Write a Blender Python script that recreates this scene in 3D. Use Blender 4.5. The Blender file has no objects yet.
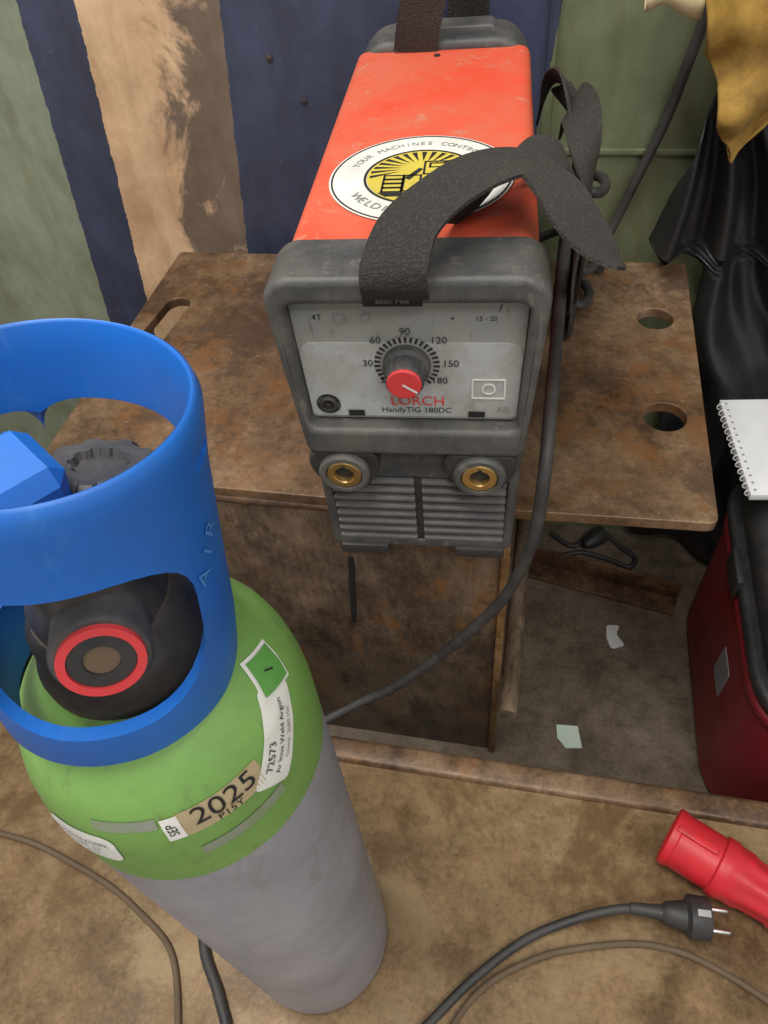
import bpy, bmesh, math, random
from mathutils import Vector, Matrix
from mathutils.geometry import tessellate_polygon
from mathutils import noise as mnoise
random.seed(4)
scn=bpy.context.scene
COL=scn.collection
try: scn.view_settings.view_transform='Standard'
except Exception: pass

# ---------------------------------------------------------------- camera
Xc=Vector((0.979,-0.0926,0.1805));Zc=Vector((-0.0776,0.651,0.755));Zc.normalize()
Xc=(Xc-Zc*Xc.dot(Zc)).normalized();Yc=Zc.cross(Xc)
cd=bpy.data.cameras.new("camera");cam=bpy.data.objects.new("camera",cd);COL.objects.link(cam)
cd.sensor_fit='VERTICAL';cd.sensor_height=36;cd.sensor_width=27;cd.lens=740/1024*36;cd.clip_start=.01
cam.matrix_world=Matrix(((Xc[0],Xc[1],Xc[2],0),(Yc[0],Yc[1],Yc[2],0),(Zc[0],Zc[1],Zc[2],1.1),(0,0,0,1)))
scn.camera=cam

# ---------------------------------------------------------------- materials
def newmat(name):
    m=bpy.data.materials.new(name);m.use_nodes=True;nt=m.node_tree
    return m,nt,nt.nodes["Principled BSDF"]
def coords(nt,scale=(1,1,1)):
    tc=nt.nodes.new("ShaderNodeTexCoord");mp=nt.nodes.new("ShaderNodeMapping")
    mp.inputs["Scale"].default_value=scale
    nt.links.new(tc.outputs["Object"],mp.inputs[0]);return mp.outputs[0]
def noise(nt,vec,scale,detail=6,rough=.6,dist=0):
    n=nt.nodes.new("ShaderNodeTexNoise");n.inputs["Scale"].default_value=scale;n.inputs["Detail"].default_value=detail
    n.inputs["Roughness"].default_value=rough;n.inputs["Distortion"].default_value=dist
    nt.links.new(vec,n.inputs["Vector"]);return n.outputs[0]
def ramp(nt,fac,stops,interp='LINEAR'):
    r=nt.nodes.new("ShaderNodeValToRGB");r.color_ramp.interpolation=interp
    el=r.color_ramp.elements
    while len(el)>1: el.remove(el[-1])
    el[0].position=stops[0][0];el[0].color=tuple(stops[0][1])+(1,)
    for p,c in stops[1:]:
        e=el.new(p);e.color=tuple(c)+(1,)
    nt.links.new(fac,r.inputs[0]);return r.outputs[0]
def mix(nt,fac,a,b,mode='MIX'):
    m=nt.nodes.new("ShaderNodeMix");m.data_type='RGBA';m.blend_type=mode
    for i,v in ((0,fac),(6,a),(7,b)):
        if isinstance(v,(int,float)): m.inputs[i].default_value=v
        elif isinstance(v,tuple): m.inputs[i].default_value=v+(1,)
        else: nt.links.new(v,m.inputs[i])
    return m.outputs[2]
def bump(nt,h,b,strength=.3,dist=.002):
    n=nt.nodes.new("ShaderNodeBump");n.inputs["Strength"].default_value=strength;n.inputs["Distance"].default_value=dist
    nt.links.new(h,n.inputs["Height"]);nt.links.new(n.outputs[0],b.inputs["Normal"])
def plain(name,col,rough=.5,metal=0,dirt=None,dscale=12,damt=.5,bscale=0,bstr=.2,scuff=None):
    m,nt,b=newmat(name);v=coords(nt)
    b.inputs["Metallic"].default_value=metal
    n=noise(nt,v,dscale,9,.7)
    d=dirt if dirt else tuple(c*.7 for c in col)
    f=ramp(nt,n,[(.38,(0,0,0)),(.66,(damt,)*3)])
    c=mix(nt,f,tuple(col),tuple(d))
    if scuff:
        c=mix(nt,ramp(nt,noise(nt,coords(nt,(1,1,.35)),dscale*6,6,.7,.6),[(.58,(0,0,0)),(.67,(.6,.6,.6))]),c,tuple(scuff))
    nt.links.new(c,b.inputs["Base Color"])
    nt.links.new(ramp(nt,n,[(.3,(rough,)*3),(.75,(min(1,rough+.2),)*3)]),b.inputs["Roughness"])
    if bscale: bump(nt,noise(nt,v,bscale,4),b,bstr)
    return m
def rust(name,c1,c2,c3,scale=6,sx=(1,1,1),rough=.6,c4=None,contrast=.8,fresh=None,streak=(1,5,1),sk=.2,flk=.4):
    m,nt,b=newmat(name);v=coords(nt,sx);v2=coords(nt,streak)
    n1=noise(nt,v,scale,12,.74,0);n2=noise(nt,v,scale*5,10,.72);n3=noise(nt,v,170,5,.75);n5=noise(nt,v,scale*1.9,12,.76,.2);ns=noise(nt,v2,scale*5,6,.7)
    base=ramp(nt,n1,[(.38,c1),(.50,c2),(.62,c3)])
    k=contrast
    sp=ramp(nt,n2,[(.36,(1-.50*k,1-.56*k,1-.62*k)),(.5,(1,1,1)),(.66,(1+.30*k,1+.24*k,1+.18*k))])
    c=mix(nt,.85,base,sp,'MULTIPLY')
    c=mix(nt,.45,c,ramp(nt,n3,[(.36,(.5,.46,.43)),(.5,(1,1,1)),(.64,(1.35,1.3,1.25))]),'MULTIPLY')
    c=mix(nt,sk,c,ramp(nt,ns,[(.36,(.6,.58,.56)),(.52,(1,1,1)),(.66,(1.2,1.18,1.15))]),'MULTIPLY')
    if fresh: c=mix(nt,ramp(nt,n5,[(.51,(0,0,0)),(.60,(.8,.8,.8))]),c,fresh)
    if c4:
        n4=noise(nt,v,scale*1.25,10,.72,.2)
        c=mix(nt,ramp(nt,n4,[(.54,(0,0,0)),(.61,(.8,.8,.8))]),c,c4)
    fl=noise(nt,v,130,3,.6)
    c=mix(nt,ramp(nt,fl,[(.68,(0,0,0)),(.73,(flk,)*3)]),c,(.42,.32,.22))
    nt.links.new(c,b.inputs["Base Color"])
    nt.links.new(ramp(nt,n2,[(.3,(rough-.18,)*3),(.7,(min(rough+.15,1),)*3)]),b.inputs["Roughness"])
    b.inputs["Metallic"].default_value=.22
    bump(nt,mix(nt,.5,n3,n2),b,.4,.0014)
    return m
M={}
M['plate']=rust("rusty_plate_steel",(.080,.045,.026),(.175,.108,.062),(.26,.172,.105),6,rough=.46,fresh=(.20,.090,.033),c4=(.075,.046,.031))
M['edge']=rust("rusty_edge_steel",(.045,.025,.015),(.105,.055,.03),(.19,.105,.055),14)
M['panel']=rust("rusty_panel_steel",(.070,.047,.034),(.140,.100,.070),(.225,.165,.115),5,(1.2,1,.8),c4=(.047,.033,.026),fresh=(.25,.115,.036),rough=.44,streak=(7,7,1),sk=.6)
M['orange']=rust("orange_rust",(.12,.06,.024),(.23,.125,.045),(.34,.21,.10),14,streak=(9,9,1))
M['ground']=rust("stained_platform",(.125,.076,.036),(.225,.146,.074),(.305,.212,.118),3.8,c4=(.125,.066,.027),fresh=(.27,.195,.105),rough=.46,contrast=.6)
M['floor']=rust("dirty_concrete",(.095,.070,.049),(.16,.124,.09),(.215,.175,.135),6,contrast=.6)
M['bar']=rust("bare_steel_bar",(.10,.07,.045),(.20,.145,.10),(.32,.26,.2),9,(1,.4,1),rough=.45)
M['dark']=plain("charcoal_plastic",(.046,.049,.054),.45,0,(.15,.138,.12),14,.75,300,.15,(.17,.16,.145))
M['dark2']=plain("black_plastic",(.020,.021,.023),.45,0,(.07,.06,.055),20,.5)
M['slat']=plain("grey_slat_plastic",(.10,.10,.105),.45,0,(.19,.17,.15),30,.6)
M['void']=plain("dark_cavity",(.006,.006,.006),.8)
M['red']=plain("orange_red_enamel",(.70,.080,.036),.40,0,(.52,.17,.10),9,.65,0,.2,(.50,.24,.17))
M['redk']=plain("red_knob",(.66,.05,.055),.4)
M['white']=plain("white_print",(.74,.74,.71),.5,0,(.48,.46,.40),25,.55)
M['black']=plain("black_print",(.012,.012,.012),.6)
M['greyp']=plain("grey_text_print",(.26,.26,.26),.6)
M['redp']=plain("red_print",(.7,.05,.03),.6)
M['yellow']=plain("yellow_print",(.62,.50,.07),.5,0,(.4,.32,.05),30,.5)
M['pan_u']=plain("panel_grey",(.255,.265,.265),.4,0,(.32,.29,.24),30,.8,0,.2,(.15,.13,.11))
M['pan_l']=plain("panel_silver",(.45,.47,.49),.35,0,(.28,.255,.215),16,.9,0,.2,(.25,.22,.18))
M['brass']=plain("brass",(.62,.42,.16),.3,.9,(.35,.22,.08),40,.6)
m,nt,b=newmat("woven_strap");v=coords(nt)
n=noise(nt,v,520,3,.6);n2=noise(nt,v,14,6,.6)
c=mix(nt,n2,(.010,.009,.009),(.042,.036,.031))
c=mix(nt,ramp(nt,n,[(.48,(0,0,0)),(.70,(.45,.45,.45))]),c,(.085,.075,.065))
nt.links.new(c,b.inputs["Base Color"]);b.inputs["Roughness"].default_value=.9
bump(nt,n,b,1,.002);M['web']=m
M['rubber']=plain("black_rubber",(.024,.024,.026),.5,0,(.09,.08,.07),25,.5)
M['hose']=plain("dusty_brown_hose",(.13,.09,.055),.7,0,(.08,.055,.035),20,.6)
M['green']=plain("green_paint",(.185,.36,.085),.38,0,(.125,.25,.07),12,.7,0,.2,(.13,.20,.07))
M['hgreen']=plain("hazard_green",(.10,.30,.06),.5)
M['gasgrey']=plain("grey_paint",(.33,.34,.39),.36,0,(.20,.195,.21),8,.75,40,.05,(.21,.205,.22))
M['blue']=plain("blue_plastic",(.010,.140,.56),.36,0,(.02,.10,.36),14,.6,120,.06,(.03,.16,.5))
M['bluel']=plain("scratched_blue",(.07,.25,.65),.6)
M['tan']=plain("tan_sticker",(.42,.34,.20),.5,0,(.3,.24,.15),30,.5)
M['worn']=plain("worn_grey_sticker",(.25,.26,.22),.6,0,(.16,.26,.09),70,.9)
M['valve']=plain("oily_valve_metal",(.12,.10,.085),.35,.6,(.035,.03,.027),40,.7)
M['knob']=plain("grey_knob",(.035,.036,.04),.5,0,(.11,.10,.09),40,.6)
M['ceer']=plain("red_plug_plastic",(.58,.016,.028),.35,0,(.34,.02,.025),25,.7)
M['caser']=plain("dark_red_plastic",(.24,.013,.02),.38,0,(.13,.012,.016),7,.6,60,.1,(.20,.05,.05))
M['steel']=plain("nickel_pin",(.75,.75,.74),.25,1)
M['paper']=plain("paper",(.60,.72,.64),.8)
M['page']=plain("notebook_paper",(.72,.73,.74),.8)
M['cream']=plain("cream_leather",(.80,.68,.42),.8,0,(.55,.42,.2),30,.5,60,.3)
M['mustard']=plain("mustard_leather",(.44,.265,.048),.8,0,(.19,.105,.025),13,1,45,.6)
M['cloth']=plain("black_nylon",(.014,.014,.016),.34,0,(.04,.038,.038),6,.6,160,.3)

m,nt,b=newmat("painted_board_wall");tc=nt.nodes.new("ShaderNodeTexCoord");v=tc.outputs["Object"]
sep=nt.nodes.new("ShaderNodeSeparateXYZ");nt.links.new(v,sep.inputs[0])
def mth(op,a,bb):
    q=nt.nodes.new("ShaderNodeMath");q.operation=op
    for i,w in ((0,a),(1,bb)):
        if isinstance(w,(int,float)): q.inputs[i].default_value=w
        else: nt.links.new(w,q.inputs[i])
    return q.outputs[0]
mp=nt.nodes.new("ShaderNodeMapping");mp.inputs["Scale"].default_value=(1,1,.28);nt.links.new(v,mp.inputs[0]);vs_=mp.outputs[0]
na=noise(nt,v,9,6,.7);nb=noise(nt,v,45,6,.7);nc=noise(nt,v,3.2,9,.7,.8);nd=noise(nt,vs_,22,8,.7,.4)
zz=mth('MULTIPLY',mth('SUBTRACT',.86,sep.outputs[2]),.12)
xx=mth('ADD',sep.outputs[0],zz)
xx=mth('ADD',xx,mth('MULTIPLY',mth('SUBTRACT',nb,.5),.010))
t=mth('DIVIDE',mth('ADD',xx,1.0),1.4)
def P(x): return (x+1.0)/1.4
GR=(.26,.295,.215);BL=(.052,.062,.112);TN=(.72,.49,.305);GR2=(.165,.19,.11)
base=ramp(nt,t,[(0,GR),(P(-.645),BL),(P(-.568),TN),(P(-.392),BL),(P(-.010),GR2)],'CONSTANT')
tanmask=ramp(nt,t,[(0,(0,0,0)),(P(-.568),(1,1,1)),(P(-.388),(0,0,0))],'CONSTANT')
grain=ramp(nt,nd,[(.35,(.80,.73,.66)),(.55,(1,1,1)),(.7,(1.12,1.1,1.06))])
base=mix(nt,.9,base,grain,'MULTIPLY')
nst=mth('ADD',nc,mth('MULTIPLY',mth('ADD',xx,.432),1.5))
stain=ramp(nt,nst,[(.47,(0,0,0)),(.53,(1,1,1))])
sm=mix(nt,1.0,stain,tanmask,'MULTIPLY')
stc=mix(nt,nd,(.10,.07,.05),(.26,.195,.145))
c=mix(nt,sm,base,stc)
dirt=ramp(nt,na,[(.3,(.62,.6,.57)),(.55,(1,1,1)),(.8,(1.2,1.18,1.16))])
c=mix(nt,.8,c,dirt,'MULTIPLY')
chips=ramp(nt,nb,[(.66,(0,0,0)),(.70,(.6,.6,.6))])
c=mix(nt,chips,c,(.25,.2,.15))
nt.links.new(c,b.inputs["Base Color"]);b.inputs["Roughness"].default_value=.38
bump(nt,nb,b,.2,.002);M['wall']=m

# ---------------------------------------------------------------- geometry helpers
def empty(name,loc=(0,0,0),rotz=0):
    e=bpy.data.objects.new(name,None);e.empty_display_size=.05;COL.objects.link(e)
    e.location=loc;e.rotation_euler=(0,0,rotz);return e
def obj(name,me,mat,parent=None,smooth=False):
    o=bpy.data.objects.new(name,me);COL.objects.link(o)
    if mat is not None:
        me.materials.clear();me.materials.append(mat)
    if parent: o.parent=parent
    if smooth:
        for p in me.polygons: p.use_smooth=True
    return o
def bake(o):
    dg=bpy.context.evaluated_depsgraph_get();dg.update()
    return bpy.data.meshes.new_from_object(o.evaluated_get(dg))
def autosmooth(me,ang=35):
    for p in me.polygons: p.use_smooth=True
    try: me.set_sharp_from_angle(angle=math.radians(ang))
    except Exception: pass
def wn(o):
    w=o.modifiers.new("wn",'WEIGHTED_NORMAL');w.keep_sharp=True;return o
def from_bm(bm,name,mat,parent=None,ang=35):
    me=bpy.data.meshes.new(name);bmesh.ops.recalc_face_normals(bm,faces=bm.faces);bm.to_mesh(me);bm.free()
    o=obj(name,me,mat,parent);autosmooth(me,ang);return o
def box(name,x0,x1,y0,y1,z0,z1,mat,parent=None,bev=.002,seg=2,taper=None):
    bm=bmesh.new();bmesh.ops.create_cube(bm,size=1)
    for w in bm.verts:
        w.co=Vector((x0+(w.co.x+.5)*(x1-x0),y0+(w.co.y+.5)*(y1-y0),z0+(w.co.z+.5)*(z1-z0)))
    if bev: bmesh.ops.bevel(bm,geom=bm.edges[:],offset=bev,segments=seg,affect='EDGES',profile=.5)
    return from_bm(bm,name,mat,parent)
def axis_mat(origin,direction,up=Vector((0,0,1))):
    z=Vector(direction).normalized()
    if abs(z.dot(up))>.98: up=Vector((0,1,0))
    x=up.cross(z).normalized();y=z.cross(x)
    return Matrix(((x.x,y.x,z.x,origin[0]),(x.y,y.y,z.y,origin[1]),(x.z,y.z,z.z,origin[2]),(0,0,0,1)))
def lathe(name,prof,mat,parent=None,n=64,mtx=None,ang=35,caps=True,rfun=None):
    bm=bmesh.new();rings=[]
    for r,z in prof:
        ring=[]
        for i in range(n):
            a=2*math.pi*i/n;rr=r*(rfun(a,z) if rfun else 1)
            ring.append(bm.verts.new((rr*math.cos(a),rr*math.sin(a),z)))
        rings.append(ring)
    for k in range(len(rings)-1):
        for i in range(n):
            j=(i+1)%n;bm.faces.new((rings[k][i],rings[k][j],rings[k+1][j],rings[k+1][i]))
    if caps:
        bm.faces.new(rings[0]);bm.faces.new(rings[-1])
    if mtx is not None: bmesh.ops.transform(bm,matrix=mtx,verts=bm.verts)
    return from_bm(bm,name,mat,parent,ang)
def catmull(pts,n=10):
    out=[]
    P_=[pts[0]]+list(pts)+[pts[-1]]
    for i in range(1,len(P_)-2):
        p0,p1,p2,p3=[Vector(q) for q in P_[i-1:i+3]]
        for k in range(n):
            t=k/n
            out.append(.5*((2*p1)+(-p0+p2)*t+(2*p0-5*p1+4*p2-p3)*t*t+(-p0+3*p1-3*p2+p3)*t**3))
    out.append(Vector(P_[-2]));return out
def tube(name,pts,r,mat,parent=None,n=12,closed=False,res=10):
    cu=bpy.data.curves.new(name,'CURVE');cu.dimensions='3D';cu.bevel_depth=r;cu.bevel_resolution=4;cu.use_fill_caps=True
    pp=catmull(pts,res);sp=cu.splines.new('POLY');sp.points.add(len(pp)-1)
    for q,p in zip(sp.points,pp): q.co=(p.x,p.y,p.z,1)
    o=bpy.data.objects.new(name+"_c",cu);COL.objects.link(o);me=bake(o);bpy.data.objects.remove(o)
    return obj(name,me,mat,parent,True)
def ribbon(name,pts,th,mat,parent=None,res=10):
    """pts: list of (pos, half width vector); closed thick band"""
    A=catmull([Vector(p) for p,w in pts],res);W=catmull([Vector(w) for p,w in pts],res)
    L=Vector(pts[0][1]).length
    bm=bmesh.new();rows=[];nw=6;N=len(A)
    for i in range(N):
        T=(A[min(i+1,N-1)]-A[max(i-1,0)]).normalized()
        w=W[i]-T*W[i].dot(T)*.6
        if w.length>1e-6: w=w.normalized()*L
        nn=T.cross(w).normalized()
        top=[bm.verts.new(A[i]+w*(2*k/nw-1)+nn*th/2) for k in range(nw+1)]
        bot=[bm.verts.new(A[i]+w*(2*k/nw-1)-nn*th/2) for k in range(nw,-1,-1)]
        rows.append(top+bot)
    R=2*(nw+1)
    for i in range(N-1):
        for k in range(R):
            k2=(k+1)%R;bm.faces.new((rows[i][k],rows[i][k2],rows[i+1][k2],rows[i+1][k]))
    bm.faces.new(rows[0]);bm.faces.new(rows[-1])
    return from_bm(bm,name,mat,parent,60)
def rpoly(pts,rad,n=6):
    out=[];N=len(pts)
    for i in range(N):
        p=Vector(pts[i]);a=Vector(pts[i-1]);c=Vector(pts[(i+1)%N]);r=rad[i] if isinstance(rad,(list,tuple)) else rad
        if r<=0: out.append(p);continue
        u=(a-p);w=(c-p);r=min(r,u.length*.49,w.length*.49);u.normalize();w.normalize();p1=p+u*r;p2=p+w*r
        for k in range(n+1):
            t=k/n;out.append((1-t)**2*p1+2*t*(1-t)*p+t*t*p2)
    return out
def circ(cx,cy,r,n=32): return [Vector((cx+r*math.cos(2*math.pi*i/n),cy+r*math.sin(2*math.pi*i/n))) for i in range(n)]
def plate2d(name,loops,th,mat,parent=None,bev=0,mtx=None,seg=2):
    LP=[]
    for li,lp in enumerate(loops):
        q=[]
        for p in lp:
            p=Vector((p[0],p[1]))
            if not q or (p-q[-1]).length>2e-5: q.append(p)
        if (q[0]-q[-1]).length<2e-5: q.pop()
        A=sum(q[i].x*q[(i+1)%len(q)].y-q[(i+1)%len(q)].x*q[i].y for i in range(len(q)))
        if (A>0)!=(li==0): q.reverse()
        nr=[]
        for i in range(len(q)):
            d0=(q[i]-q[i-1]).normalized();d1=(q[(i+1)%len(q)]-q[i]).normalized()
            n0=Vector((-d0.y,d0.x));n1=Vector((-d1.y,d1.x));s=(n0+n1)
            s=s.normalized() if s.length>1e-6 else n0
            nr.append(s/max(s.dot(n0),.6))
        LP.append((q,nr))
    pr=[]
    if bev>0:
        for k in range(seg+1):
            a=math.pi/2*k/seg;pr.append((bev*(1-math.sin(a)),-th/2+bev*(1-math.cos(a))))
        pr=pr+[(o,-z) for o,z in reversed(pr)]
    else: pr=[(0,-th/2),(0,th/2)]
    bm=bmesh.new();first=[];last=[]
    for q,nr in LP:
        rings=[[bm.verts.new((p.x+n_.x*o,p.y+n_.y*o,z)) for p,n_ in zip(q,nr)] for o,z in pr]
        for k in range(len(rings)-1):
            for i in range(len(q)):
                j=(i+1)%len(q);bm.faces.new((rings[k][i],rings[k][j],rings[k+1][j],rings[k+1][i]))
        first.append(rings[0]);last.append(rings[-1])
    for rs,fl in ((first,True),(last,False)):
        flat_=[w for r_ in rs for w in r_]
        for t3 in tessellate_polygon([[w.co for w in r_] for r_ in rs]):
            try: bm.faces.new([flat_[i] for i in t3])
            except Exception: pass
    if mtx is not None: bmesh.ops.transform(bm,matrix=mtx,verts=bm.verts)
    o=from_bm(bm,name,mat,parent,50 if bev>0 else 30)
    if bev>0: wn(o)
    return o
FM=lambda y:Matrix(((1,0,0,0),(0,0,1,y),(0,1,0,0),(0,0,0,1)))
def textme(s,size,align='CENTER'):
    cu=bpy.data.curves.new("txt",'FONT');cu.body=s;cu.size=size;cu.align_x=align;cu.align_y='CENTER'
    o=bpy.data.objects.new("txt",cu);COL.objects.link(o);me=bake(o);bpy.data.objects.remove(o);return me
def ftext(name,s,size,x,z,y,mat,parent,rot=0,bold=0):
    me=textme(s,size);me.transform(FM(y)@Matrix.Translation((x,z,0))@Matrix.Rotation(rot,4,'Z'))
    return obj(name,me,mat,parent)

# ---------------------------------------------------------------- room shell
box("floor",-2,2,-1.5,.95,-.05,0,M['floor'],None,0)
box("wall_back",-2,2,.93,.98,0,2.4,M['wall'],None,0)

# ---------------------------------------------------------------- platform with lip
pl=empty("work_platform")
box("deck",-1.0,.75,-.5,.322,.234,.254,M['ground'],pl,.001)
box("deck_side",-1.0,.75,.302,.32,0,.235,M['edge'],pl,.001)
box("deck_leg",-1.0,-.96,-.5,.3,0,.235,M['edge'],pl,.001)
box("deck_leg_b",.71,.75,-.5,.3,0,.235,M['edge'],pl,.001)
lip=box("steel_lip",-.9,.72,.318,.347,.236,.261,M['plate'],pl,.006,3)

# ---------------------------------------------------------------- steel bench
bench=empty("steel_workbench")
outline=rpoly([(-.512,.458),(-.165,.458),(.177,.470),(.177,.905),(-.512,.895)],[.012,0,.010,.006,.006])
def slot(cx0,cy0,cx1,cy1,r,n=10):
    d=Vector((cx1-cx0,cy1-cy0));a0=math.atan2(d.y,d.x);o=[]
    for k in range(n+1):
        a=a0-math.pi/2+math.pi*k/n;o.append(Vector((cx1+r*math.cos(a),cy1+r*math.sin(a))))
    for k in range(n+1):
        a=a0+math.pi/2+math.pi*k/n;o.append(Vector((cx0+r*math.cos(a),cy0+r*math.sin(a))))
    return o
plate2d("top_plate",[outline,circ(.1345,.782,.0205),circ(.137,.610,.0215),slot(-.484,.60,-.466,.765,.017)],.013,M['plate'],bench,.0015,Matrix.Translation((0,0,.565-.0065)))
box("front_panel",-.46,-.010,.470,.482,0,.552,M['panel'],bench,.001)
box("side_panel",-.022,-.010,.478,.88,0,.552,M['orange'],bench,.001)
box("side_panel_b",-.46,-.448,.478,.88,0,.552,M['panel'],bench,.001)
box("panel_edge_strip",-.015,-.006,.464,.474,0,.55,M['orange'],bench,.001)
tube("weld_bead",[(-.33,.461,.548),(-.28,.459,.549),(-.22,.461,.548),(-.17,.460,.549)],.005,M['edge'],bench)
tube("dark_stripe",[(-.179,.4745,.455),(-.180,.474,.43),(-.183,.474,.40),(-.186,.474,.36),(-.190,.4745,.32)],.0058,M['void'],bench)  # black stripe down the front panel, standing slightly proud of it
bar=empty("round_steel_bar")
lathe("rod",[(.0001,0),(.0105,0),(.012,.0015),(.012,.33),(.011,.3315)],M['bar'],bar,32,axis_mat((.0075,.418,.232),(0,1,0)))
ang=empty("angle_iron")
box("flange_flat",0,.27,0,.04,0,.005,M['edge'],ang,.001)
box("flange_upright",0,.27,.035,.04,0,.045,M['edge'],ang,.001)
ang.location=(.005,.80,.0);ang.rotation_euler=(0,0,math.radians(-11))

# ---------------------------------------------------------------- welding machine
wm=empty("welding_machine",(-.085,.406,.565),math.radians(4.5))
def section(name,w,z0,z1,rt,rb,y0,y1,mat,bev=.002):
    lp=rpoly([(-w,z0),(w,z0),(w,z1),(-w,z1)],[rb,rb,rt,rt],8)
    return plate2d(name,[lp],y1-y0,mat,wm,bev,FM((y0+y1)/2))
section("red_cover",.0855,.135,.279,.013,.002,.020,.405,M['red'],.001)
section("lower_body_shell",.0815,.0,.140,.003,.003,.02,.41,M['dark2'],.002)
outer=rpoly([(-.083,.132),(.083,.132),(.0925,.274),(.080,.2855),(-.080,.2855),(-.0925,.274)],[.010,.010,.012,.012,.012,.012],8)
inner=rpoly([(-.0765,.158),(.0765,.158),(.0800,.266),(-.0800,.266)],[.007,.007,.010,.010],6)
plate2d("front_bezel",[outer,inner],.052,M['dark'],wm,.005,FM(.014),4)
bez2=rpoly([(-.084,.134),(.084,.134),(.090,.272),(.078,.282),(-.078,.282),(-.090,.272)],[.010,.010,.012,.012,.012,.012],8)
plate2d("bezel_back",[bez2],.02,M['dark'],wm,.002,FM(.022),3)
pr=rpoly([(-.0765,.160),(.0765,.160),(.0795,.265),(-.0795,.265)],.004,4)
plate2d("control_panel",[pr],.004,M['pan_u'],wm,.0005,FM(.003))
pr2=rpoly([(-.0755,.163),(.0755,.163),(.0775,.229),(-.0775,.229)],[.004,.004,.012,.012],6)
plate2d("panel_lower_face",[pr2],.001,M['pan_l'],wm,0,FM(.0005))
py=-.0006
kx,kz=-.002,.2115
plate2d("dial_scale",[circ(kx,kz,.0225,48)],.0006,M['pan_u'],wm,0,FM(py+.0003))
bm=bmesh.new()
for i in range(27):
    a=math.radians(225-i*270/26.);L=.0045
    c0=Vector((kx+math.cos(a)*.0185,kz+math.sin(a)*.0185));c1=Vector((kx+math.cos(a)*(.0185+L),kz+math.sin(a)*(.0185+L)))
    t_=Vector((-math.sin(a),math.cos(a)))*.0010
    vs=[bm.verts.new((p.x,py-.0003,p.y)) for p in (c0-t_*.7,c0+t_*.7,c1+t_,c1-t_)];bm.faces.new(vs)
from_bm(bm,"dial_ticks",M['black'],wm)
for s,dx,dz in (("90",0,.0275),("120",.0225,.0205),("150",.0305,.001),("180",.0225,-.014),("60",-.0205,.0205),("30",-.0275,.001),("5",-.0180,-.014)):
    ftext("dial_number",s,.0078,kx+dx,kz+dz,py-.0004,M['black'],wm)
lathe("knob_skirt",[(.0170,0),(.0165,.006),(.0138,.008),(.0133,.020),(.012,.021)],M['knob'],wm,64,axis_mat((kx,0,kz),(0,-1,0)),rfun=lambda a,z:1+.03*math.cos(a*16) if z>.007 else 1)
lathe("knob_cap",[(.0120,.0205),(.0120,.0225),(.0112,.0232),(.001,.0232)],M['redk'],wm,48,axis_mat((kx,0,kz),(0,-1,0)))
bm=bmesh.new()
a=math.radians(-35);d=Vector((math.cos(a),0,math.sin(a)));n_=Vector((-d.z,0,d.x))*.0009
c0=Vector((kx,-.0236,kz))
vs=[bm.verts.new(c0+q) for q in (n_-d*.001,-n_-d*.001,d*.011-n_,d*.011+n_)];bm.faces.new(vs)
from_bm(bm,"knob_pointer",M['white'],wm)
ftext("brand_lettering","LORCH",.0120,.004,.1780,py,M['redp'],wm)
ftext("model_lettering","HandyTIG 180DC",.0070,.003,.1695,py,M['black'],wm)
ftext("badge_lettering","AEI",.007,.066,.171,py,M['greyp'],wm)
box("label_minus",-.048,-.036,py-.0008,py,.164,.169,M['black'],wm,0)
box("label_plus",.041,.053,py-.0008,py,.164,.169,M['black'],wm,0)
def ring(name,x,z,r,w,mat,y=py):
    return plate2d(name,[circ(x,z,r,28),circ(x,z,r-w,28)],.0005,mat,wm,0,FM(y))
def rectring(name,x,z,a,bb,w,mat,y=py):
    return plate2d(name,[rpoly([(x-a,z-bb),(x+a,z-bb),(x+a,z+bb),(x-a,z+bb)],.001,3),rpoly([(x-a+w,z-bb+w),(x+a-w,z-bb+w),(x+a-w,z+bb-w),(x-a+w,z+bb-w)],.0005,3)],.0005,mat,wm,0,FM(y))
rectring("icon_gas",.055,.190,.012,.009,.0012,M['white']);ring("icon_gas_ring",.055,.190,.005,.0012,M['white'])
rectring("icon_mode",-.046,.248,.004,.004,.0006,M['greyp'],.0006);ring("icon_arc",-.028,.249,.0035,.0006,M['greyp'],.0006)
for tx,s,zz_,sz in ((-.061,"4T",.249,.0065),(.052,"15 - 20",.248,.005),(.030,"+",.248,.006),(.061,"/",.256,.008)):
    ftext("icon_text",s,sz,tx,zz_,.0006,M['black'],wm)
lathe("signal_socket",[(.0072,0),(.0072,.002),(.006,.003),(.0045,.003),(.0045,.0005),(.002,.0005),(.002,.002),(.0001,.002)],M['dark2'],wm,28,axis_mat((-.0625,0,.1745),(0,-1,0)))
ring("socket_ring",-.0625,.1745,.009,.0012,M['black'])
box("bezel_label",-.026,.012,-.0128,-.0115,.2665,.2745,M['black'],wm,0)
ftext("bezel_label_text","Basic Plus",.0055,-.007,.2707,-.0131,M['greyp'],wm)
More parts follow.
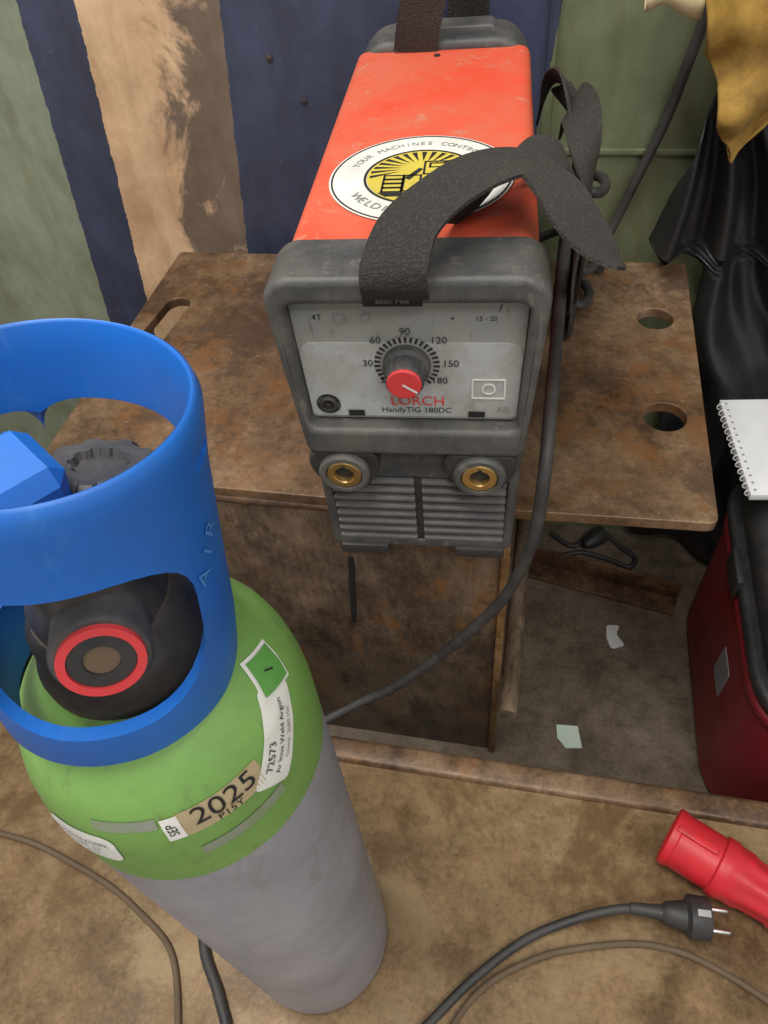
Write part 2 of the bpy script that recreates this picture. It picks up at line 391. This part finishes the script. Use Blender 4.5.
# lower front
lowo=rpoly([(-.080,.002),(.080,.002),(.083,.135),(-.083,.135)],[.008,.008,.003,.003],6)
lowi=rpoly([(-.0715,.012),(.0715,.012),(.0735,.093),(-.0735,.093)],[.004,.004,.004,.004],4)
plate2d("lower_front",[lowo,lowi],.030,M['dark'],wm,.0028,FM(.017),3)
plate2d("vent_cavity",[lowi],.002,M['void'],wm,0,FM(.0185))
for side in (-1,1):
    for k in range(8):
        z=.0165+k*.0103
        x0,x1=(-.0725,-.003) if side<0 else (.003,.0725)
        box("louvre_slat",x0,x1,.0,.018,z-.0021,z+.0021,M['slat'],wm,.0010)
box("vent_divider",-.0035,.0035,.004,.018,.010,.092,M['dark2'],wm,.001)
box("front_crossbar",-.0840,.0840,-.006,.012,.130,.141,M['dark'],wm,.003)
for side in (-1,1):
    cx=side*.0535-.003
    blk=rpoly([(cx-.029,.114),(cx-.016,.089),(cx+.016,.089),(cx+.029,.114),(cx+.027,.131),(cx-.027,.131)],[.008,.010,.010,.008,.008,.008],6)
    plate2d("socket_boss",[blk],.020,M['dark2'],wm,.003,FM(.001),3)
    mt=axis_mat((cx,-.009,.1115),(0,-1,0))
    lathe("socket_collar",[(.0205,0),(.0205,.004),(.0185,.006),(.0150,.006),(.0145,.003)],M['dark'],wm,40,mt,caps=False)
    lathe("brass_socket",[(.0142,0),(.0142,.0045),(.0130,.0055),(.0085,.0055),(.0078,.004),(.0078,-.004)],M['brass'],wm,40,mt,caps=False)
    lathe("socket_hole",[(.0001,-.003),(.0079,-.003)],M['void'],wm,24,mt,caps=False)
    box("socket_key",cx-.0015,cx+.0015,-.0155,-.009,.1175,.1215,M['void'],wm,0)
    box("front_foot",side*.052-.022,side*.052+.022,-.002,.03,-.006,.006,M['dark2'],wm,.002)
    box("rear_foot",side*.052-.022,side*.052+.022,.33,.38,-.0005,.003,M['dark2'],wm,.0005)
reo=rpoly([(-.085,.0),(.085,.0),(.088,.262),(.066,.288),(-.066,.288),(-.088,.262)],[.010,.010,.016,.016,.016,.016],8)
plate2d("rear_bumper",[reo],.060,M['dark'],wm,.007,FM(.430),4)
reo2=rpoly([(-.055,.274),(.055,.274),(.050,.2925),(-.050,.2925)],[.002,.002,.006,.006],5)
plate2d("rear_handle_rib",[reo2],.028,M['slat'],wm,.002,FM(.436),3)
lathe("cover_screw",[(.003,0),(.003,.0012),(.001,.0014)],M['dark2'],wm,16,Matrix.Translation((-.004,.385,.279)))
zt=.2800
def disc(name,r,mat,z,cx=0,cy=0,ri=0):
    lps=[circ(cx,cy,r,64)]+([circ(cx,cy,ri,64)] if ri else [])
    return plate2d(name,lps,.0003,mat,wm,0,Matrix.Translation((0,0,z)))
SX,SY=.0,.135
disc("sticker_base",.069,M['white'],zt,SX,SY)
disc("sticker_ring",.0675,M['black'],zt+.0003,SX,SY,.0662)
disc("sticker_inner_ring",.043,M['black'],zt+.0003,SX,SY,.0410)
disc("sticker_yellow",.0405,M['yellow'],zt+.0003,SX,SY)
bm=bmesh.new()
def q2(pts,z=zt+.0007):
    bm.faces.new([bm.verts.new((SX+p[0],SY+p[1],z)) for p in pts])
for i in range(17):
    a=math.radians(-5+i*190/16);w_=math.radians(3.0)
    q2([(.016*math.cos(a),.008+.016*math.sin(a)*.9),( .0385*math.cos(a-w_),.002+.0365*math.sin(a-w_)),(.0385*math.cos(a+w_),.002+.0365*math.sin(a+w_))])
def outl(x,y,a,b_,w=.0017):
    q2([(x-a,y-b_),(x+a,y-b_),(x+a,y-b_+w),(x-a,y-b_+w)]);q2([(x-a,y+b_-w),(x+a,y+b_-w),(x+a,y+b_),(x-a,y+b_)])
    q2([(x-a,y-b_),(x-a+w,y-b_),(x-a+w,y+b_),(x-a,y+b_)]);q2([(x+a-w,y-b_),(x+a,y-b_),(x+a,y+b_),(x+a-w,y+b_)])
for k in range(4): outl(-.020,-.022+k*.0065,.008,.0036)
outl(-.006,-.012,.007,.013);outl(.014,.012,.013,.011);outl(.014,.016,.009,.004)
q2([(.004,-.004),(.028,-.006),(.024,-.012),(.002,-.010)]);q2([(-.030,-.026),(.030,-.026),(.024,-.032),(-.024,-.032)])
q2([(-.012,-.004),(-.002,.012),(.001,.010),(-.008,-.007)])
from_bm(bm,"sticker_artwork",M['black'],wm)
def arctext(s,r,a0,step,size,flip=False):
    for i,ch in enumerate(s):
        if ch==' ': continue
        a=math.radians(a0-i*step) if not flip else math.radians(a0+i*step)
        me=textme(ch,size)
        rot=a-math.pi/2 if not flip else a+math.pi/2
        me.transform(Matrix.Translation((SX+r*math.cos(a),SY+r*math.sin(a),zt+.0006))@Matrix.Rotation(rot,4,'Z'))
        obj("sticker_letter",me,M['greyp'],wm)
arctext("YOUR MACHINES CONTROLLED",.054,160,6.1,.008)
arctext("WELDING SERVICE",.054,215,7.6,.011,True)

# carry strap
def S(*r): return [(Vector(p),Vector(w)) for p,w in r]
st=empty("carry_strap")
ribbon("main_band",S(
 ((-.0865,.386,.842),(.020,.003,-.002)),
 ((-.0865,.380,.854),(.020,.002,-.002)),
 ((-.0860,.384,.866),(.020,-.002,-.001)),
 ((-.0800,.404,.880),(.017,-.010,-.001)),
 ((-.0640,.429,.887),(.012,-.016,-.001)),
 ((-.042,.457,.889),(.009,-.018,-.001)),
 ((-.018,.470,.887),(.002,-.020,.001)),
 ((.003,.455,.880),(-.008,-.018,.002)),
 ((.017,.430,.872),(-.012,-.015,.004)),
 ((.030,.408,.866),(-.009,-.016,.006)),
 ((.044,.398,.860),(-.002,-.017,.009))),.0024,M['web'],st)
ribbon("cross_band",S(
 ((-.066,.462,.851),(-.010,-.017,.002)),
 ((-.050,.482,.858),(-.009,-.018,.003)),
 ((-.030,.507,.866),(-.004,-.019,.003)),
 ((-.010,.530,.868),(.002,-.020,.0)),
 ((.006,.540,.860),(.006,-.019,-.003)),
 ((.016,.545,.84),(.006,-.018,-.006)),
 ((.022,.55,.81),(.004,-.019,-.002)),
 ((.024,.55,.77),(.0,-.020,.0)),
 ((.026,.54,.73),(.0,-.019,.004))),.0024,M['web'],st)
ribbon("rear_band",S(
 ((-.142,.800,.845),(.021,.002,0)),
 ((-.136,.797,.875),(.021,.002,0)),
 ((-.124,.80,.915),(.021,.002,.0)),
 ((-.112,.83,.940),(.021,.002,.0)),
 ((-.102,.87,.925),(.021,.002,.0)),
 ((-.100,.885,.88),(.021,.002,.0)),
 ((-.100,.882,.82),(.021,.002,.0)),
 ((-.100,.880,.76),(.021,.002,.0))),.0024,M['web'],st)
ribbon("side_band",S(
 ((-.018,.80,.79),(.0,.020,.0)),
 ((-.008,.77,.825),(.003,.019,-.006)),
 ((.004,.73,.838),(.006,.012,-.014)),
 ((.014,.68,.834),(.008,.006,-.016)),
 ((.021,.63,.820),(.006,.010,-.014)),
 ((.025,.60,.79),(.0,.018,-.008)),
 ((.027,.60,.74),(.0,.021,.0))),.0024,M['web'],st)
ribbon("side_loop",S(
 ((.008,.71,.815),(.004,.018,.004)),
 ((.012,.68,.842),(.006,.018,.006)),
 ((.020,.63,.848),(.006,.018,.006)),
 ((.028,.585,.825),(.002,.019,.006)),
 ((.031,.58,.77),(.0,.020,.0)),
 ((.031,.62,.71),(.0,.020,.0)),
 ((.030,.68,.66),(.0,.020,.0)),
 ((.030,.74,.61),(.0,.020,.004))),.0024,M['web'],st)
ribbon("side_hang",S(
 ((.000,.78,.82),(.004,.020,.0)),
 ((.018,.76,.80),(.002,.021,.0)),
 ((.024,.74,.76),(.0,.021,.0)),
 ((.029,.73,.70),(.0,.021,.0)),
 ((.033,.72,.64),(.0,.021,.0)),
 ((.034,.73,.585),(.0,.021,.004))),.0024,M['web'],st)
tube("coiled_lead",[(.040+.016*math.sin(i*.85),.80+.040*math.cos(i*.85),.572+.0060*i) for i in range(30)],.0055,M['rubber'],st,res=6)
box("strap_bundle",.014,.040,.72,.81,.566,.72,M['web'],st,.012,4)

tube("welding_cable",[(-.02,.885,.60),(.03,.85,.64),(.020,.70,.70),(.017,.56,.705),(.016,.48,.700),(.016,.425,.680),(.015,.405,.63),(.010,.400,.585),(-.006,.398,.52),(-.032,.398,.462),(-.075,.397,.385),(-.125,.392,.315),(-.175,.378,.280),(-.225,.340,.2695),(-.27,.27,.2605),(-.295,.18,.2597),(-.275,.11,.2597),(-.245,.07,.2597),(-.222,.03,.2597),(-.21,-.05,.2597),(-.2,-.2,.2597)],.0055,M['rubber'])

# ---------------------------------------------------------------- gas cylinder
C=Vector((-.160,.139));cdir=-C.normalized();rt=Vector((-cdir.y,cdir.x))
gc=empty("gas_cylinder")
BASE=.2542;R=.0695;ZB=.729
prof=[(R-.018,BASE),(R-.007,BASE+.002),(R-.001,BASE+.010),(R,BASE+.02),(R,ZB)]
prof2=[(R+.0001,ZB),(R+.0001,.758),(R-.0010,.772),(.0662,.786),(.0630,.797),(.0585,.806),(.0535,.813),(.0490,.818),(.0445,.8225),(.040,.827),(.036,.833),(.033,.843),(.032,.856)]
CT=Matrix.Translation((C.x,C.y,0))
lathe("lower_body",prof,M['gasgrey'],gc,96,CT)
lathe("green_shoulder",prof2,M['green'],gc,96,CT,50)
AL=[0]
for (r0,z0),(r1,z1) in zip(prof2,prof2[1:]): AL.append(AL[-1]+math.hypot(r1-r0,z1-z0))
def nrm(i):
    i=max(0,min(i,len(prof2)-2));(r0,z0),(r1,z1)=prof2[i],prof2[i+1];d=Vector((r1-r0,z1-z0)).normalized();return Vector((d.y,-d.x))
def sp(s):
    if s<=0: return R+.0001,ZB+s,Vector((1,0))
    for i in range(len(AL)-1):
        if s<=AL[i+1]:
            t=(s-AL[i])/(AL[i+1]-AL[i]);r0,z0=prof2[i];r1,z1=prof2[i+1]
            return r0+(r1-r0)*t,z0+(z1-z0)*t,nrm(i)
    return prof2[-1][0],prof2[-1][1],Vector((1,0))
def cpt(phi,s,off):
    r,z,n=sp(s);r+=n.x*off;z+=n.y*off
    p=C+(cdir*math.cos(phi)+rt*math.sin(phi))*r
    return Vector((p.x,p.y,z))
def cmap(phi0,s0,rot,off):
    r0=sp(s0)[0];cr,sr=math.cos(rot),math.sin(rot)
    def f(a,b_): return cpt(phi0+(a*cr-b_*sr)/r0,s0+a*sr+b_*cr,off)
    return f
def clabel(name,phid,s0,w,h,rotd,mat,off=.0005,na=24,nb=14,rc=0):
    f=cmap(math.radians(phid),s0,math.radians(rotd),off);bm=bmesh.new();g=[]
    for i in range(na+1):
        row=[]
        for j in range(nb+1):
            a=(i/na-.5)*w;b_=(j/nb-.5)*h
            if rc:
                ax=max(abs(a)-(w/2-rc),0);bx=max(abs(b_)-(h/2-rc),0);L=math.hypot(ax,bx)
                if L>rc:
                    a=math.copysign(w/2-rc+ax*rc/L,a);b_=math.copysign(h/2-rc+bx*rc/L,b_)
            row.append(bm.verts.new(f(a,b_)))
        g.append(row)
    for i in range(na):
        for j in range(nb): bm.faces.new((g[i][j],g[i+1][j],g[i+1][j+1],g[i][j+1]))
    return from_bm(bm,name,mat,gc)
def ctext(name,s,size,phid,s0,dx,dy,rotd,mat,off=.0011):
    f=cmap(math.radians(phid),s0,math.radians(rotd),off);me=textme(s,size)
    bm=bmesh.new();bm.from_mesh(me);bmesh.ops.subdivide_edges(bm,edges=bm.edges[:],cuts=1)
    for w in bm.verts: w.co=f(w.co.x+dx,w.co.y+dy)
    return from_bm(bm,name,mat,gc)
clabel("date_sticker",-3,.057,.041,.0170,2,M['tan'],rc=.001)
clabel("date_month_box",-23,.056,.0075,.0160,2,M['white'],.0007)
ctext("date_text","2025",.0155,-3,.057,.001,.0020,2,M['black'])
ctext("date_text_b","P15Y",.0058,-3,.057,.001,-.0058,2,M['black'])
ctext("date_text_c","SEP",.0058,-23,.056,0,0,92,M['black'])
clabel("info_sticker",28,.060,.048,.021,50,M['white'],rc=.003)
ctext("info_text","72573",.0060,28,.060,-.008,.005,50,M['black'])
ctext("info_text_b","Ar Inox Weld Argon",.0042,28,.060,0,-.001,50,M['black'])
ctext("info_text_c","Guwat  3080 Hei",.0034,28,.060,0,-.006,50,M['greyp'])
clabel("hazard_sticker",47,.083,.021,.021,62,M['white'],.0006)
clabel("hazard_sticker_green",47,.083,.0175,.0175,62,M['hgreen'],.0014)
ctext("hazard_text","1",.008,47,.083,0,0,40,M['black'],.0019)
clabel("worn_strip",0,.032,.044,.008,3,M['worn'],.0005)
clabel("worn_strip_b",-40,.062,.028,.007,0,M['worn'],.0005)
clabel("side_sticker",-62,.040,.036,.024,0,M['white'],rc=.007)
for i,s in enumerate(("ARGON 4.6 KOMPR.","UN 1006  2.2","Gas  Linde")):
    ctext("side_text",s,.0034,-62,.040,0,.005-.005*i,0,M['black'])
# guard sits slightly crooked on the neck: leans to the side
GT=Matrix.Translation((C.x+rt.x*.002,C.y+rt.y*.002,.885))@Matrix.Rotation(math.radians(-8.5),4,Vector((cdir.x,cdir.y,0)))@Matrix.Translation((-C.x,-C.y,-.885))
HZ0,HZ1=.818,.960
gp=[(.0470,HZ0),(.0505,HZ0+.006),(.0515,HZ0+.03),(.0510,HZ0+.07),(.0508,HZ1-.03),(.0518,HZ1-.012),(.0521,HZ1-.005),(.0508,HZ1-.001),(.0495,HZ1),
    (.0480,HZ1-.001),(.0463,HZ1-.012),(.0450,HZ1-.03),(.0455,HZ0+.07),(.0460,HZ0+.03),(.0435,HZ0+.008),(.0425,HZ0)]
bm=bmesh.new();n=128;rings=[]
for r,z in gp:
    rings.append([bm.verts.new((C.x+r*math.cos(2*math.pi*i/n),C.y+r*math.sin(2*math.pi*i/n),z)) for i in range(n)])
for k in range(len(rings)):
    for i in range(n):
        j=(i+1)%n;k2=(k+1)%len(rings);bm.faces.new((rings[k][i],rings[k][j],rings[k2][j],rings[k2][i]))
guard=from_bm(bm,"valve_guard",M['blue'],gc)
def cutter(phid,z,hw,hh,rc,r0=.02,r1=.09):
    ph=math.radians(phid);d=cdir*math.cos(ph)+rt*math.sin(ph);D=Vector((d.x,d.y,0))
    lp=rpoly([(-hw,-hh),(hw,-hh),(hw,hh),(-hw,hh)],rc,8)
    x=Vector((-D.y,D.x,0));bm=bmesh.new();A=[];B=[]
    for p in lp:
        for L,r in ((A,r0),(B,r1)):
            L.append(bm.verts.new(Vector((C.x,C.y,z))+D*r+x*p[0]+Vector((0,0,p[1]))))
    N=len(lp);bm.faces.new(A);bm.faces.new(B)
    for i in range(N): bm.faces.new((A[i],A[(i+1)%N],B[(i+1)%N],B[i]))
    bmesh.ops.recalc_face_normals(bm,faces=bm.faces)
    me=bpy.data.meshes.new("cut");bm.to_mesh(me);bm.free();o=bpy.data.objects.new("cut",me);COL.objects.link(o);return o
cuts=[cutter(-24,.884,.040,.039,.030),cutter(125,.889,.035,.040,.018),cutter(-140,.889,.040,.040,.018),cutter(48,.942,.007,.0028,.0025)]
for c_ in cuts:
    md=guard.modifiers.new("b",'BOOLEAN');md.object=c_;md.operation='DIFFERENCE';md.solver='EXACT'
bv=guard.modifiers.new("bev",'BEVEL');bv.width=.0020;bv.segments=3;bv.limit_method='ANGLE';bv.angle_limit=math.radians(50)
me=bake(guard);guard.modifiers.clear();me.transform(GT);guard.data=me;autosmooth(me,50);wn(guard)
for c_ in cuts: bpy.data.objects.remove(c_)
for ch,phd,zz_ in (("A",33,.898),("I",39,.906),("R",44,.913)):
    me=textme(ch,.011);bm=bmesh.new();bm.from_mesh(me);bmesh.ops.subdivide_edges(bm,edges=bm.edges[:],cuts=1)
    for w in bm.verts:
        a=w.co.x*math.cos(.7)-w.co.y*math.sin(.7);b_=w.co.x*math.sin(.7)+w.co.y*math.cos(.7)
        ph=math.radians(phd)+a/.0515;zq=zz_+b_
        p=C+(cdir*math.cos(ph)+rt*math.sin(ph))*.0517;w.co=GT@Vector((p.x,p.y,zq))
    from_bm(bm,"guard_letter",M['bluel'],gc)
lathe("neck_ring",[(.037,.828),(.037,.838),(.034,.843),(.032,.860),(.028,.866)],M['valve'],gc,48,CT)
lathe("valve_body",[(.027,.852),(.027,.872),(.022,.880),(.0195,.905),(.015,.911),(.012,.926)],M['valve'],gc,40,CT)
ph=math.radians(-17);d=cdir*math.cos(ph)+rt*math.sin(ph)
od=Vector((d.x,d.y,.28)).normalized();o0=Vector((C.x,C.y,.866))
om=axis_mat(o0,od)
lathe("outlet_body",[(.013,.0),(.013,.018),(.0175,.019),(.018,.037),(.0168,.039)],M['knob'],gc,40,om)
lathe("outlet_red_ring",[(.0153,.0385),(.0153,.0415),(.0120,.0415),(.0120,.0385)],M['redk'],gc,40,om,caps=False)
lathe("outlet_black_ring",[(.0118,.0385),(.0118,.0405),(.0065,.0405),(.0060,.037)],M['dark2'],gc,40,om,caps=False)
lathe("outlet_bore",[(.0065,.0388),(.0063,.0395),(.0001,.0395)],M['hose'],gc,24,om)
kd=Vector((rt.x*.30-cdir.x*.15,rt.y*.30-cdir.y*.15,.9))
km=axis_mat(Vector((C.x,C.y,.908))+Vector((rt.x*.018+cdir.x*.002,rt.y*.018+cdir.y*.002,0)),kd)
lathe("handwheel",[(.017,.0),(.020,.003),(.020,.015),(.017,.018),(.010,.018),(.009,.015),(.0001,.015)],M['knob'],gc,80,km,rfun=lambda a,z:1+.06*(1 if math.cos(a*9)>0.1 else -1))
bd=Vector((C.x,C.y,0))-Vector((rt.x,rt.y,0))*.009+Vector((cdir.x,cdir.y,0))*.009
bo=box("guard_grip_block",-.026,.018,-.015,.014,-.018,.012,M['blue'],gc,.005,1)
bo.location=(bd.x,bd.y,.940);bo.rotation_euler=(.25,.1,math.atan2(rt.y,rt.x)+.2)
box("guard_grip_bridge",-.040,-.012,-.008,.008,-.012,.004,M['blue'],gc,.003,2).matrix_local=(Matrix.Translation((bd.x,bd.y,.941))@Matrix.Rotation(math.atan2(rt.y,rt.x)+.25,4,'Z'))

# ---------------------------------------------------------------- plugs
cp=empty("red_industrial_plug")
ax=Vector((.89,-.43,0)).normalized();o0=Vector((.180,.285,.2860));mt=axis_mat(o0,ax)
lathe("plug_shroud",[(.0240,.003),(.0285,0),(.0300,.001),(.0300,.008),(.0285,.010),(.0280,.048),(.0305,.050),(.0305,.060),(.0285,.063),(.0275,.075),(.0250,.082),(.0235,.105),(.0255,.108),(.0255,.118),(.019,.126),(.0165,.145)],M['ceer'],cp,56,mt,caps=False,rfun=lambda a,z:1-.025*math.cos(a*7) if .012<z<.046 else (1-.04*math.cos(a*8) if z>.07 else 1))
lathe("plug_inner",[(.0240,.003),(.0235,.026),(.0001,.026)],M['ceer'],cp,56,mt,caps=False)
for i in range(5):
    a=2*math.pi*i/5;r=.0145
    lathe("contact_pin",[(.0001,0),(.0024,.0005),(.0027,.021)],M['steel'],cp,12,mt@Matrix.Translation((r*math.cos(a),r*math.sin(a),.005)),caps=False)
box("polarity_key",-.004,.004,-.003,.003,-.02,.02,M['ceer'],cp,.001).matrix_local=mt@Matrix.Translation((.0,.0285,.024))
e_=o0+ax*.14
tube("plug_cable",[tuple(e_),tuple(e_+ax*.05+Vector((0,0,-.012))),tuple(e_+ax*.12+Vector((0,.01,-.0232))),tuple(e_+ax*.22+Vector((0,.0,-.0238)))],.0075,M['rubber'],cp)
sp_=empty("power_cord_with_plug")
a0=Vector((.172,.213,.2738));ad=Vector((.997,.04,-.01)).normalized();mt=axis_mat(a0,ad)
lathe("plug_body",[(.0045,-.030),(.0055,-.028),(.0070,0),(.0105,.004),(.0125,.014),(.0135,.022),(.0190,.025),(.0190,.042),(.0180,.044),(.0001,.044)],M['dark2'],sp_,40,mt,rfun=lambda a,z:1+ (.05*math.cos(a*2) if z>.02 else 0))
for s_ in (-1,1):
    pm=mt@Matrix.Translation((s_*.0095,0,.044))
    lathe("contact_pin",[(.0024,0),(.0024,.017),(.0015,.019),(.0001,.019)],M['steel'],sp_,14,pm,caps=False)
box("earth_clip",-.003,.003,-.0005,.0005,-.006,.006,M['steel'],sp_,0).matrix_local=mt@Matrix.Translation((0,.0183,.036))
tube("cord",[(-.15,-.12,.2587),(-.10,.01,.2587),(-.039,.085,.2587),(.0,.130,.2587),(.045,.170,.2587),(.09,.195,.261),(.128,.209,.268),(.150,.2125,.2738)],.0045,M['rubber'],sp_)
tube("thin_hose",[(-.03,.06,.2577),(-.010,.100,.2577),(.012,.126,.2577),(.043,.148,.2577),(.078,.165,.2577),(.136,.182,.2577),(.175,.186,.2577),(.212,.180,.2577),(.269,.157,.2577),(.35,.11,.2577)],.0032,M['hose'])
tube("thin_hose",[(-.75,.15,.2577),(-.62,.175,.2577),(-.549,.174,.2577),(-.50,.170,.2577),(-.455,.160,.2577),(-.40,.145,.2577),(-.355,.126,.2577),(-.31,.10,.2577),(-.285,.06,.2577),(-.265,0,.2577),(-.25,-.1,.2577)],.0032,M['hose'])

# ---------------------------------------------------------------- papers on floor
def flat(name,pts,z,mat):
    me=bpy.data.meshes.new(name);n=len(pts)
    vs=[(p[0],p[1],z) for p in pts]+[(p[0],p[1],z+.001) for p in pts]
    fs=[tuple(range(n)),tuple(range(n,2*n))]+[(i,(i+1)%n,n+(i+1)%n,n+i) for i in range(n)]
    me.from_pydata(vs,[],fs);return obj(name,me,mat)
flat("paper_scrap",[(.085,.524),(.117,.526),(.124,.492),(.100,.488),(.087,.503)],.0002,M['paper'])
flat("paper_scrap",rpoly([(.160,.716),(.182,.718),(.176,.700),(.190,.680),(.168,.670),(.160,.690)],.006,4),.0002,M['page'])

# ---------------------------------------------------------------- red tool case, notebook
tcse=empty("red_tool_case")
def rbox(name,x0,x1,y0,y1,z0,z1,r,mat,parent,bev=.006,tap=0):
    lp=rpoly([(x0,y0),(x1,y0),(x1,y1),(x0,y1)],r,10)
    o=plate2d(name,[lp],z1-z0,mat,parent,bev,Matrix.Translation((0,0,(z0+z1)/2)),4)
    if tap:
        cx,cy=(x0+x1)/2,(y0+y1)/2
        for w in o.data.vertices:
            k=1+tap*((w.co.z-z0)/(z1-z0)-.5);w.co.x=cx+(w.co.x-cx)*k;w.co.y=cy+(w.co.y-cy)*k
    return o
rbox("case_body",.286,.66,.415,.80,0,.285,.085,M['caser'],tcse,.022,.0)
rbox("case_body_rib",.282,.664,.411,.804,.255,.272,.085,M['caser'],tcse,.006)
rbox("case_lid_rim",.279,.668,.408,.808,.284,.304,.085,M['dark2'],tcse,.007)
rbox("case_lid",.290,.66,.417,.80,.300,.355,.080,M['dark2'],tcse,.022)
tube("case_handle",[(.345,.50,.345),(.345,.50,.372),(.345,.53,.386),(.345,.62,.386),(.345,.65,.372),(.345,.65,.345)],.010,M['dark2'],tcse,res=5)
box("case_hinge",.274,.284,.60,.66,.275,.31,M['dark2'],tcse,.003)
plate2d("case_label",[rpoly([(.53,.14),(.575,.14),(.575,.20),(.53,.20)],.004,4)],.0012,M['greyp'],tcse,0,Matrix(((0,0,1,.2855),(1,0,0,0),(0,1,0,0),(0,0,0,1))))
nbk=empty("spiral_notebook")
box("pages",0,.15,0,.17,0,.010,M['page'],nbk,.001)
for i in range(14):
    z=.008+i*.0118
    lathe("spiral_ring",[(.005+.0009*math.cos(t_*math.pi/4),.0009*math.sin(t_*math.pi/4)) for t_ in range(9)],M['page'],nbk,16,axis_mat((.001,z,.005),(0,1,0)),caps=False)
    lathe("punch_hole",[(.0001,.0101),(.0018,.0102)],M['greyp'],nbk,10,Matrix.Translation((.0065,z,0)),caps=False)
nbk.location=(.270,.66,.3965);nbk.rotation_euler=(math.radians(1),math.radians(0),math.radians(7))

# ---------------------------------------------------------------- black tarp & leather apron
def sheet(name,fn,nu,nv,mat,th=.002,parent=None):
    bm=bmesh.new();g=[[bm.verts.new(fn(i/nu,j/nv)) for j in range(nv+1)] for i in range(nu+1)]
    for i in range(nu):
        for j in range(nv): bm.faces.new((g[i][j],g[i+1][j],g[i+1][j+1],g[i][j+1]))
    me=bpy.data.meshes.new(name);bm.to_mesh(me);bm.free();o=obj(name,me,mat,parent,True)
    s=o.modifiers.new("s",'SOLIDIFY');s.thickness=th;return o
def sstep(a,b,x):
    t=max(0,min(1,(x-a)/(b-a)));return t*t*(3-2*t)
def tarp(u,v):
    z=.03+v*.75
    xl=.118+max(0,z-.57)*.22
    xl=xl*sstep(.568,.60,z)+.196*(1-sstep(.568,.60,z))
    x=xl+u*(.60)
    px,pz=.155,.80
    an=math.atan2(x-px,pz-z+.05);rr=math.hypot(x-px,pz-z+.05)
    nz=mnoise.noise(Vector((x*5,z*5,3)))
    amp=.010+.020*min(1,rr*3)
    f=math.sin(an*22+nz*2.2)+.45*math.sin(an*47+1.3+nz*3)+.15*math.sin(rr*28+an*5)
    f=math.copysign(abs(f)**.75,f)
    y=.886+amp*f*.85+.010*nz
    y=min(max(y,.836),.926)
    if z>.55 and z<.62: y=min(max(y,.84),.926)
    return Vector((x,y,z))
sheet("black_tarp",tarp,220,130,M['cloth'])
def interp(tb,v):
    for (a,x0),(b_,x1) in zip(tb,tb[1:]):
        if v<=b_: return x0+(x1-x0)*(v-a)/(b_-a)
    return tb[-1][1]
def glove(u,v):
    z=.905-v*.165
    xl=interp([(0,.112),(.25,.123),(.45,.130),(.62,.150),(.8,.155),(1,.174)],v)
    xr=interp([(0,.30),(.4,.29),(.7,.25),(.85,.21),(1,.184)],v)
    x=xl+(xr-xl)*u
    y=.822+.014*math.sin(x*85+v*4)+.008*math.sin(v*13+x*50)+.010*mnoise.noise(Vector((x*30,z*30,0)))
    return Vector((x,y,z-.012*math.sin(u*3.1)*v))
lg=empty("leather_welding_apron")
sheet("apron_body",glove,48,40,M['mustard'],.003,lg)
def cuff(u,v):
    x=.072+.052*u;a=v*math.pi*1.3
    return Vector((x,.862-.014*math.sin(a)-.003*u,.872+.014*math.cos(a)+.006*math.sin(u*5)))
sheet("apron_fold",cuff,16,16,M['cream'],.003,lg)
tube("apron_tie",[(.09,.87,.875),(.10,.90,.89),(.13,.92,.895)],.004,M['cream'],lg)
box("wall_hook",.12,.20,.830,.93,.905,.915,M['bar'],None,.002)

tube("wall_cable",[(.16,.915,.95),(.137,.915,.83),(.128,.915,.78),(.118,.915,.73),(.10,.915,.67),(.078,.912,.60),(.065,.90,.578),(.07,.87,.572)],.006,M['rubber'])
fl=empty("extension_lead")
tube("lead",[(.06,.90,.006),(.10,.875,.006),(.13,.90,.006),(.16,.905,.006),(.19,.88,.006),(.21,.86,.006),(.2,.84,.006),(.17,.85,.006),(.12,.862,.006),(.08,.85,.006)],.0045,M['rubber'],fl)
lathe("lead_plug",[(.006,0),(.012,.01),(.016,.03),(.016,.045),(.0001,.045)],M['dark2'],fl,24,axis_mat((.12,.87,.0165),(.7,.7,0)))
bg=empty("black_tool_bag")
rbox("bag_body",-.98,-.60,.37,.62,0,.40,.06,M['cloth'],bg,.03,-.1)
tube("bag_handle",[(-.88,.5,.39),(-.87,.5,.46),(-.79,.5,.49),(-.71,.5,.46),(-.70,.5,.39)],.01,M['cloth'],bg)
for (x,z) in ((-.305,.752),(-.34,.80)):
    lathe("wall_screw",[(.004,0),(.004,.002),(.001,.003)],M['valve'],None,16,axis_mat((x,.93,z),(0,-1,0)))
box("trim_1",-.018,-.008,.922,.93,0,2.3,M['wall'],None,.001)
box("trim_2",-.008,.9,.926,.93,.690,.697,M['wall'],None,.001)

# ---------------------------------------------------------------- light
def area(name,loc,tgt,size,sy,power,col):
    l=bpy.data.lights.new(name,'AREA');l.shape='RECTANGLE';l.size=size;l.size_y=sy;l.energy=power;l.color=col
    o=bpy.data.objects.new(name,l);COL.objects.link(o);o.location=loc
    o.rotation_euler=(Vector(tgt)-Vector(loc)).to_track_quat('-Z','Y').to_euler();return o
area("ceiling_light_a",(-.5,.1,2.6),(-.1,.5,.4),1.6,.3,40,(1,.96,.89))
area("ceiling_light_b",(.9,-.9,2.6),(0,.5,.4),1.6,.3,25,(1,.97,.92))
w=bpy.data.worlds.new("world");scn.world=w;w.use_nodes=True
w.node_tree.nodes["Background"].inputs[0].default_value=(1,.98,.95,1);w.node_tree.nodes["Background"].inputs[1].default_value=.49
